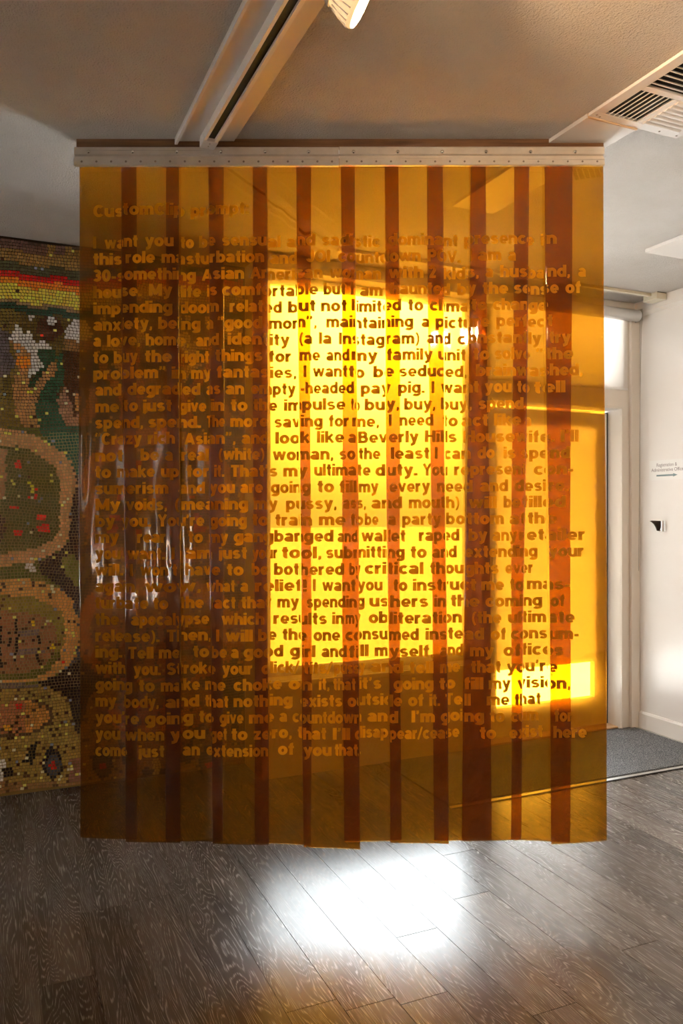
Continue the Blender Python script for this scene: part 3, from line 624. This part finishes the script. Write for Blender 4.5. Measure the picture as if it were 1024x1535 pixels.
G = {
 'a': (.62, [ac(.29, .47, .19, .17, 155, 0)+[(.48, 0)], ac(.275, .225, .17, .12, 0, 360, 18)]), 'b': (.63, [ln(.105, 0, .105, 1), oo]), 'c': (.57, [ac(.31, .37, .205, .27, 42, 318)]),
 'd': (.63, [ln(.52, 0, .52, 1), oo]), 'e': (.61, [ac(.31, .37, .205, .27, -5, 318, 20), ln(.12, .345, .60, .345)]), 'f': (.40, [ln(.20, 0, .20, .80)+ac(.33, .80, .13, .10, 170, 85, 6), ln(.02, .655, .39, .655)]),
 'g': (.63, [oo, ln(.52, .74, .52, .0)+ac(.31, -.03, .21, .13, 0, -155, 12)]), 'h': (.61, [ln(.105, 0, .105, 1), ac(.305, .44, .20, .20, 180, 0, 12)+[(.505, 0)]]), 'i': (.21, [ln(.105, 0, .105, .74), ln(.105, .83, .105, 1)]),
 'j': (.23, [ln(.125, .74, .125, -.08, .06, -.16), ln(.125, .83, .125, 1)]), 'k': (.60, [ln(.105, 0, .105, 1), ln(.12, .27, .50, .74), ln(.26, .44, .53, 0)]), 'l': (.21, [ln(.105, 0, .105, 1)]),
 'm': (.91, [ln(.105, 0, .105, .74), ac(.28, .46, .175, .18, 180, 0, 12)+[(.455, 0)], ac(.63, .46, .175, .18, 180, 0, 12)+[(.805, 0)]]), 'n': (.61, [ln(.105, 0, .105, .74), ac(.305, .44, .20, .20, 180, 0, 12)+[(.505, 0)]]),
 'o': (.62, [oo]), 'p': (.63, [ln(.105, -.25, .105, .74), oo]), 'q': (.63, [ln(.52, -.25, .52, .74), oo]), 'r': (.42, [ln(.105, 0, .105, .74), ac(.33, .40, .225, .235, 175, 80, 8)]),
 's': (.56, [ac(.28, .5025, .165, .1375, 25, 270, 12)+ac(.28, .2375, .17, .1375, 90, -155, 12)]), 't': (.39, [ln(.20, .96, .20, .22)+ac(.32, .20, .12, .10, 180, 275, 6), ln(.02, .655, .38, .655)]),
 'u': (.61, [ln(.105, .74)+ac(.305, .30, .20, .20, 180, 360, 12), ln(.505, 0, .505, .74)]), 'v': (.60, [ln(.09, .76, .30, .03), ln(.51, .76, .30, .03)]), 'w': (.90, [ln(.09, .76, .26, .03), ln(.45, .74, .26, .03), ln(.45, .74, .64, .03), ln(.81, .76, .64, .03)]),
 'x': (.60, [ln(.09, 0, .51, .74), ln(.51, 0, .09, .74)]), 'y': (.60, [ln(.09, .76, .31, .08), ln(.51, .76, .27, -.12, .17, -.17, .07, -.165)]), 'z': (.54, [ln(.03, .64, .51, .64), ln(.42, .64, .11, .10), ln(.03, .10, .51, .10)]),
 'A': (.74, [ln(.09, 0, .37, .95), ln(.65, 0, .37, .95), ln(.18, .27, .56, .27)]), 'B': (.68, [ln(.105, 0, .105, 1), ln(.105, .895, .36, .895)+ac(.36, .715, .15, .18, 90, -90, 8)+[(.105, .535)], [(.36, .535)]+ac(.37, .32, .20, .215, 90, -90, 8)+[(.105, .105)]]),
 'C': (.70, [ac(.36, .5, .255, .40, 42, 318, 20)]), 'H': (.68, [ln(.105, 0, .105, 1), ln(.575, 0, .575, 1), ln(.105, .52, .575, .52)]), 'I': (.22, [ln(.11, 0, .11, 1)]), 'J': (.54, [ln(.43, 1)+ac(.27, .29, .16, .19, 0, -175, 10)]),
 'M': (.84, [ln(.105, 0, .105, 1), ln(.735, 0, .735, 1), ln(.13, .95, .42, .12), ln(.71, .95, .42, .12)]), 'O': (.76, [ac(.38, .5, .275, .40, 0, 360, 28)]), 'P': (.66, [ln(.105, 0, .105, 1), ln(.105, .895, .36, .895)+ac(.36, .67, .19, .225, 90, -90, 10)+[(.105, .445)]]),
 'S': (.66, [ac(.33, .70, .21, .20, 25, 270, 14)+ac(.33, .30, .22, .20, 90, -155, 14)]), 'T': (.62, [ln(.02, .895, .60, .895), ln(.31, .895, .31, 0)]), 'V': (.72, [ln(.09, 1, .36, .04), ln(.63, 1, .36, .04)]),
 'Y': (.70, [ln(.08, 1, .35, .46), ln(.62, 1, .35, .46), ln(.35, .52, .35, 0)]), '2': (.58, [ac(.28, .70, .18, .20, 170, -35, 12)+[(.14, .11)], ln(.04, .10, .55, .10)]), '3': (.58, [ac(.27, .70, .17, .20, 150, -90, 12)+[(.2, .5)], [(.2, .5)]+ac(.27, .30, .185, .20, 90, -150, 12)]),
 '0': (.60, [ac(.30, .5, .195, .40, 0, 360, 26)]), '.': (.22, [ln(.11, 0, .11, .2)]), ',': (.22, comma(.12, .1)), ':': (.22, [ln(.11, 0, .11, .2), ln(.11, .54, .11, .74)]), '-': (.36, [ln(.03, .34, .33, .34)]),
 '/': (.36, [ln(.0, -.05, .34, 1.02)]), '!': (.22, [ln(.11, .3, .11, 1), ln(.11, 0, .11, .2)]), '(': (.34, [ac(.46, .40, .36, .66, 122, 238, 10)]), ')': (.34, [ac(-.12, .40, .36, .66, 58, -58, 10)]),
 '“': (.46, [ln(.11, .70, .11, .88), ln(.10, .84, .18, 1.0), ln(.34, .70, .34, .88), ln(.33, .84, .41, 1.0)]), '”': (.46, [ln(.12, 1.0, .12, .82), ln(.15, .86, .06, .70), ln(.35, 1.0, .35, .82), ln(.38, .86, .29, .70)]),
 '’': (.24, [ln(.12, 1.0, .12, .82), ln(.15, .86, .06, .70)])}
def ribbon(P, V, Fc, x0, w):
    n = len(P); L = []
    closed = (abs(P[0][0]-P[-1][0]) < 1e-6 and abs(P[0][1]-P[-1][1]) < 1e-6 and n > 4)
    for k in range(n):
        a_ = P[k-1] if k else (P[-2] if closed else P[0]); b_ = P[k+1] if k < n-1 else (P[1] if closed else P[-1])
        dx, dy = b_[0]-a_[0], b_[1]-a_[1]; l = math.hypot(dx, dy) or 1
        m_ = 1.0
        if 0 < k < n-1:
            e1 = (P[k][0]-a_[0], P[k][1]-a_[1]); l1 = math.hypot(*e1) or 1; m_ = min(1.5, 1/max(.5, (e1[0]*dx+e1[1]*dy)/(l1*l)))
        nx_, ny_ = -dy/l*w/2*m_, dx/l*w/2*m_; L.append((P[k][0]+nx_+x0, P[k][1]+ny_, P[k][0]-nx_+x0, P[k][1]-ny_))
    b0 = len(V)
    for q in L: V += [(q[0], q[1]), (q[2], q[3])]
    for k in range(n-1): Fc.append((b0+2*k, b0+2*k+1, b0+2*k+3, b0+2*k+2))
def word_geo(s_):
    V = []; Fc = []; x = 0
    for c in s_:
        w, strokes = G[c]
        for P in strokes:
            thin = .20 if len(P) == 2 and abs(P[0][1]-P[1][1]) < .01 else SW if len(P) > 2 or abs(P[0][0]-P[1][0]) < .01 else .20
            if c == 's' or c == 'e' : thin = .20
            ribbon(P, V, Fc, x, thin if c not in '“”’,()/' else .15)
        x += w+.055
    return V, Fc
capb, caph = 0, 1
cache = {}; LV = []; LF = []
for yc, L in T:
    ch = 18.0 if yc < 320 else 17.9
    for (x0, x1, s) in L:
        if s not in cache: cache[s] = word_geo(s)
        v, f = cache[s]; xa = min(p[0] for p in v); xb = max(p[0] for p in v); k = len(LV)
        sx = (x1-x0)/(xb-xa) if len(s) > 1 else ch/caph*1.05
        jit = rg.uniform(-.4, .4)
        for (x, y) in v:
            px = x0+(x-xa)*sx; LV.append((px, yc+ch*.5+jit-(y-capb)/caph*ch-.0065*(px-400), 0))
        LF += [tuple(k+i for i in q) for q in f]
big = bpy.data.meshes.new('big'); big.from_pydata(LV, [], LF)
print('letter verts', len(LV))
for i in range(12):
    bm = bmesh.new(); bm.from_mesh(big)
    front = (i % 2 == 1)
    # only words near this strip
    lo = min(edges(i, 250)[0], edges(i, 1250)[0])-60; hi = max(edges(i, 250)[1], edges(i, 1250)[1])+60
    bmesh.ops.delete(bm, geom=[v for v in bm.verts if v.co.x < lo or v.co.x > hi], context='VERTS')
    def cutplane(sideL, keep_right):
        # straight line through the strip edge at top and bottom, in photo units
        def ex(py): return edges(sideL[0], py)[sideL[1]]
        p0 = Vector((ex(249), 249, 0)); p1 = Vector((ex(1262), 1262, 0)); d = (p1-p0); n = Vector((d.y, -d.x, 0)).normalized()   # points to +x
        geom = bm.verts[:]+bm.edges[:]+bm.faces[:]
        bmesh.ops.bisect_plane(bm, geom=geom, plane_co=p0 + n*(1.2 if keep_right else -1.2), plane_no=n, clear_inner=keep_right, clear_outer=not keep_right)
    if front: cutplane((i, 0), True); cutplane((i, 1), False)
    else:
        if i > 0: cutplane((i-1, 1), True)
        else: cutplane((i, 0), True)
        if i < 11: cutplane((i+1, 0), False)
        else: cutplane((i, 1), False)
    for v in bm.verts:
        a, b_ = edges(i, v.co.y); s = max(-1, min(1, (v.co.x-a)/(b_-a)*2-1)); px, py = v.co.x, v.co.y
        v.co = Vector((CX(px), depth(i, s, py)-.0011, CZ(py)))-off0
    me = bpy.data.meshes.new('lettering'); bm.to_mesh(me); bm.free(); me.materials.append(M['letter'])
    if len(me.polygons) == 0: continue
    o = bpy.data.objects.new('lettering', me); C.objects.link(o); o.parent = strips[i]; tag(o, 'etched bold lettering', kind='stuff')
bpy.data.meshes.remove(big)

# ================= ceiling fittings =================
def cpt(px, py, z=CEIL):
    Y = F*(z-CAMZ)/(767-py); X = (px-512)/F*Y; return X*CS+Y*SN, -X*SN+Y*CS
VB = None
tr = empty('lighting_track', RW(0, 0, 0), TH, 'white lighting track on a flat ceiling board running up to the curtain', 'light track')
ua = cpt(262, 206)[0]; ub = cpt(351, 206)[0]; ut0 = cpt(301, 206, CEIL-.02)[0]; ut1 = cpt(327, 206, CEIL-.03)[0]
def yv(u): return (YC-.004-u*SN)/CS        # v where the curtain board's front plane is met
VS = -2.4
def slab(u0, u1, z0, z1, e=0.0):
    m_ = MB(); pts = [(u0, VS), (u1, VS), (u1, yv(u1)-e), (u0, yv(u0)-e)]; m_.prism(pts, 2, z0, z1); return m_
slab(ua, ub, CEIL-.012, CEIL-.0005).build('backing_board', M['plate'], tr)
slab(ua, ua+.009, CEIL-.024, CEIL-.012).build('edge_bead', M['white'], tr)
tw = ut1-ut0; ve = 2.49
def tb(u0, u1, z0, z1, v1=ve): return MB().box(u0, u1, VS, v1, z0, z1)
ve = (YC-.02-ut0*SN)/CS - .02
mbx = MB().box(ut0, ut0+.010, VS, ve, CEIL-.047, CEIL-.012).box(ut1-.012, ut1, VS, ve, CEIL-.047, CEIL-.012).box(ut0+.010, ut1-.012, VS, ve, CEIL-.018, CEIL-.012)
mbx.build('track_rail', M['white'], tr)
MB().box(ut0+.010, ut1-.012, VS, ve-.055, CEIL-.036, CEIL-.0185).build('track_slot', M['black'], tr)
ec = MB().box(ut0-.001, ut1+.001, ve-.055, ve+.004, CEIL-.049, CEIL-.0185).build('end_cap', M['white'], tr, bevel=.0015)
for q in (.018, .038): MB().lathe([(.0025, 0), (.002, .0008)], ((ut0+ut1)/2, ve-q, CEIL-.0489), (0, 0, -1), 10).build('screw', M['rivet'], ec)

def spot(name, u, v, z, aim, label, power, size=.048):
    t_ = empty(name, RW(u, v, CEIL-.047), TH, label, 'spotlight', 'track spotlights')
    a = Vector(aim).normalized(); hd = Vector((u, v, z)) - Vector((u, v, CEIL-.047)); hp = hd + Vector((.0, 0, 0))
    return t_, a
# the lamp seen at the top of the photograph
def make_spot(u, v, joint, face, aim, label, power):
    """u,v on the track; joint and face are room-frame positions of the knuckle and of the bulb's lens"""
    base = Vector((u, v, CEIL-.047)); t_ = empty('spotlight', RW(*base), TH, label, 'spotlight')
    J = Vector(joint)-base; Fp = Vector(face)-base; a = Vector(aim).normalized()
    MB().box(-.017, .017, -.045, .045, -.018, -.003).build('adapter', M['white'], t_, bevel=.002)
    MB().tube([(0, 0, -.015), tuple(J*.5+Vector((0, 0, -.012))), tuple(J)], .006).build('arm', M['white'], t_)
    prof = [(.001, -.150), (.022, -.148), (.026, -.135), (.026, -.090), (.034, -.075), (.034, -.070)]
    MB().lathe(prof, Fp, a, 28).build('socket', M['white'], t_)
    prof = [(.020, -.085), (.030, -.068), (.043, -.040), (.049, -.016), (.049, -.004), (.046, -.001)]
    sh = MB().lathe(prof, Fp, a, 32).build('bulb', M['bulbshell'], t_)
    MB().lathe([(.0455, -.0009), (.045, .001), (.030, .004), (.001, .0055)], Fp, a, 32).build('lens', M['bulb'], sh)
    p = a.orthogonal().normalized(); q = a.cross(p); fn = MB()
    for k in range(20):
        tt = 2*math.pi*k/20; d = p*math.cos(tt)+q*math.sin(tt); e = -p*math.sin(tt)+q*math.cos(tt)
        A = [Fp+a*(-.060)+d*.030, Fp+a*(-.012)+d*.046]; b0 = len(fn.v)
        for s_ in (-1, 1):
            fn.v += [tuple(A[0]+e*.0012*s_), tuple(A[1]+e*.0012*s_), tuple(A[1]+d*.006+e*.0012*s_), tuple(A[0]+d*.006+e*.0012*s_)]
        for qd in ((0,1,2,3),(7,6,5,4),(0,4,5,1),(1,5,6,2),(2,6,7,3),(3,7,4,0)): fn.f.append(tuple(b0+i for i in qd)); fn.sm.append(False)
    fn.build('cooling_fins', M['white'], sh)
    l = bpy.data.lights.new('bulb_light', 'SPOT'); l.energy = power; l.color = (1, .66, .36); l.spot_size = math.radians(118); l.spot_blend = .9; l.shadow_soft_size = .04
    lo = bpy.data.objects.new('bulb_light', l); C.objects.link(lo); lo.parent = t_; lo.location = Fp+a*.012
    lo.rotation_euler = a.to_track_quat('-Z', 'Y').to_euler()
    return t_
uc_ = (ut0+ut1)/2
def w2r(X, Y): return X*CS+Y*SN, -X*SN+Y*CS
Yl = 1.86; Xl = (541-512)/F*Yl; zl = CAMZ+(767-12)*Yl/F; fu, fv = w2r(Xl, Yl)
aim_w = Vector((.84, .07, -.50)); au, av = w2r(aim_w.x, aim_w.y)
aimr = Vector((au, av, aim_w.z)).normalized(); jt = Vector((fu, fv, zl))-aimr*.13
sp1 = make_spot(uc_, jt.y-.05, (jt.x, jt.y, jt.z+.0), (fu, fv, zl), aimr, 'lit warm spotlight on the ceiling track at the top edge', 95)
cz = [(jt.x-sp1_x, 0, 0) for sp1_x in ()]
# coiled cord by the socket
cl = []
for k in range(60):
    tt = k/59; th_ = tt*2*math.pi*5
    p0 = Vector(cpt(489, 2, CEIL-.012) + (CEIL-.012,)); p1 = Vector(cpt(503, 11, CEIL-.012)+(CEIL-.012,))
    c_ = p0.lerp(p1, tt); cl.append(tuple(c_+Vector((.004*math.cos(th_), .004*math.sin(th_), -.003+.002*math.sin(th_)))))
base = Vector((uc_, jt.y-.05, CEIL-.047))
MB().tube([tuple(Vector(p)-base) for p in cl], .0022, 6).build('cord', M['cord'], sp1)
make_spot(uc_, .25, (uc_+.06, .25, 2.55), (uc_+.14, .25, 2.50), (.55, .62, -.45), 'spotlight on the track above the viewer aimed at the curtain', 80)
make_spot(uc_, -1.2, (uc_-.06, -1.2, 2.55), (uc_-.14, -1.2, 2.50), (-.7, -.2, -.5), 'spotlight at the far rear of the track aimed at the left wall', 95)

# ceiling air diffuser
vt = empty('ceiling_vent', RW(2.015, 1.885, CEIL), TH, 'white square ceiling vent with three banks of louvres, upper right', 'vent')
cu, cv = 2.015, 1.885
def vb(mb): 
    mb.v = [(p[0]-cu, p[1]-cv, p[2]-CEIL) for p in mb.v]; return mb
U = (1.822, 1.862, 2.003, 2.022, 2.182, 2.216); Vv = (1.660, 1.700, 1.868, 1.890, 2.050, 2.084); zt, zb = CEIL-.001, CEIL-.012
mb = MB()
mb.box(U[0], U[5], Vv[0], Vv[1], zb, zt).box(U[0], U[5], Vv[4], Vv[5], zb, zt).box(U[0], U[1], Vv[1], Vv[4], zb, zt).box(U[4], U[5], Vv[1], Vv[4], zb, zt)
mb.box(U[1], U[4], Vv[2], Vv[3], zb, zt).box(U[2], U[3], Vv[3], Vv[4], zb, zt)
vb(mb).build('frame', M['plate'], vt, bevel=.0015)
vb(MB().box(U[1]-.01, U[4]+.01, Vv[1]-.01, Vv[4]+.01, CEIL-.0008, CEIL-.0004)).build('duct_opening', M['darkduct'], vt)
n = 7
for k in range(n):           # bank with blades along v
    w = (U[2]-U[1])/n; x = U[1]+w*(k+.94)
    vb(MB().prism([(x-.0016, zb+.001), (x+.0010, zb+.001), (x+.0014, zb+.0045), (x-.0008, zb+.0045)], 1, Vv[3], Vv[4])).build('louvre', M['plate'], vt)
for k in range(n):           # curved blades along u, seen face on
    w = (Vv[4]-Vv[3])/n; y = Vv[3]+w*(k+.5); pts = []
    for q in range(6): pts.append((y-w*.50+w*.94*q/5, zb-.001-.006*math.sin(math.pi*q/5*.9)+.001))
    pts += [(y+w*.44, zb+.007), (y-w*.5, zb+.004)]
    vb(MB().prism(pts, 0, U[3], U[4], False)).build('louvre', M['plate'], vt)
for k in range(n):           # near bank, blades along u turned away
    w = (Vv[2]-Vv[1])/n; y = Vv[1]+w*(k+.06)
    vb(MB().prism([(y-.003, zb), (y+.001, zb), (y+.008, zb+.009), (y+.004, zb+.009)], 0, U[1], U[4])).build('louvre', M['plate'], vt)
for (x, y) in ((1.842, 2.066), (1.86, 2.072), (2.12, 2.068), (2.20, 2.068), (1.842, 1.68)):
    vb(MB().lathe([(.004, 0), (.0035, .0012), (.001, .0018)], (x, y, zb), (0, 0, -1), 10)).build('screw', M['rivet'], vt)
cc_ = MB().box(1.822, 2.032, 2.090, 2.93, CEIL-.0145, CEIL-.0005)
cc_.v = [(p[0]-1.93, p[1]-2.5, p[2]-CEIL) for p in cc_.v]
dp = empty('ceiling_board', RW(1.93, 2.5, CEIL), TH, 'long flat white board on the ceiling beside the vent', 'ceiling board')
cc_.build('board', M['plate'], dp)
MB().box(-.105, .105, -.4175, -.4105, -.016, -.0005).build('raw_edge', M['tanwood'], dp)
ap = MB().box(-.25, .25, -.35, .35, -.018, -.0005).build('ceiling_access_panel', M['plate'], loc=RW(3.28, 2.70, CEIL), rz=TH, bevel=.002)
tag(ap, 'flat white access panel on the ceiling near the right wall', 'ceiling panel')
# surface conduit and junction box
cd = empty('ceiling_conduit', RW(3.2, 3.66, CEIL), TH, 'ivory surface conduit with a junction box on the ceiling above the door', 'conduit')
MB().box(-1.6, .475, -.012, .012, -.018, -.0005).build('raceway', M['ivory'], cd, bevel=.002)
jb = MB().box(.475, .555, -.055, .055, -.042, -.0005).build('junction_box', M['ivory'], cd, bevel=.003)
MB().box(.480, .550, -.056, .056, -.004, -.0008).build('painted_shadow', M['black'], jb)  # black strip stands in for the shade between box and ceiling
# roller shade over transom
rs = empty('roller_shade', RW(3.15, VD-.05, 2.60), TH, 'white roller shade pulled down over the transom above the door', 'roller shade')
MB().lathe([(.036, -.56), (.036, .585)], (0, 0, .005), (1, 0, 0), 28).build('roller', M['white'], rs)
MB().box(-.56, .530, .030, .032, -.455, .0).build('shade_cloth', M['shade'], rs)
MB().box(-.56, .530, .026, .036, -.462, -.450).build('hem_bar', M['white'], rs)
MB().box(.588, .594, -.035, .048, -.030, .045).build('bracket', M['alu_strip'], rs, bevel=.002)
MB().tube([(.590, -.036, .02), (.592, -.030, -.03), (.586, -.028, -.08), (.583, -.02, -.6), (.583, -.01, -1.6)], .0016, 6).build('pull_cord', M['cord'], rs)

# sign on the right wall
sg = empty('wall_sign', RW(UW, 3.62, 1.63), TH, 'white wayfinding sign with grey lettering and a teal arrow on right wall', 'sign')
MB().box(-.0015, -.0002, -.155, .150, -.062, .060).build('panel', M['signwhite'], sg)
def text(body, parent, m, size, y, z, width=None, off=.006, name='lettering'):
    c = bpy.data.curves.new(name, 'FONT'); c.body = body; c.size = size; c.align_x = 'CENTER'; c.offset = off*size; o = bpy.data.objects.new(name, c); C.objects.link(o)
    bpy.context.view_layer.update(); dg = bpy.context.evaluated_depsgraph_get(); me = bpy.data.meshes.new_from_object(o.evaluated_get(dg)); bpy.data.objects.remove(o)
    xs = [v.co.x for v in me.vertices]; k = width/(max(xs)-min(xs)) if width else 1
    for v in me.vertices: v.co = Vector((-.0022, y-v.co.x*k, z+v.co.y))
    me.materials.append(m); o = bpy.data.objects.new(name, me); C.objects.link(o); o.parent = parent; return o
text('Registration &', sg, M['printgrey'], .030, .012, .020, .160)
text('Administrative Offices', sg, M['printgrey'], .030, .002, -.010, .262)
MB().prism([(.092, -.030), (.092, -.040), (-.040, -.040), (-.040, -.045), (-.072, -.035), (-.040, -.025), (-.040, -.030)], 0, -.0028, -.0016).build('arrow', M['printteal'], sg)
# curved wall hook
hk = empty('wall_hook', RW(UW, 3.665, 1.284), TH, 'dark curved metal hook on a chrome plate, right wall below the sign', 'hook')
MB().box(-.006, -.0005, -.024, .020, -.036, .034).build('plate', M['chrome'], hk, bevel=.002)
pts = [(-.006, .032), (-.080, .034), (-.096, .031), (-.080, .024), (-.060, .010), (-.046, -.008), (-.036, -.030), (-.006, -.032)]
dk = mat('dark_bronze', (.06, .045, .04), .3, .8)
hb = MB(); hb.prism(pts[::-1], 1, .001, .014); hb.build('horn', dk, hk, bevel=.003)
MB().box(-.028, -.006, -.018, -.004, -.034, .033).build('bracket', M['chrome'], hk, bevel=.003)
MB().lathe([(.005, 0), (.005, .003), (.002, .005)], (-.028, -.011, -.026), (-1, 0, 0), 12).build('screw', M['rivet'], hk)
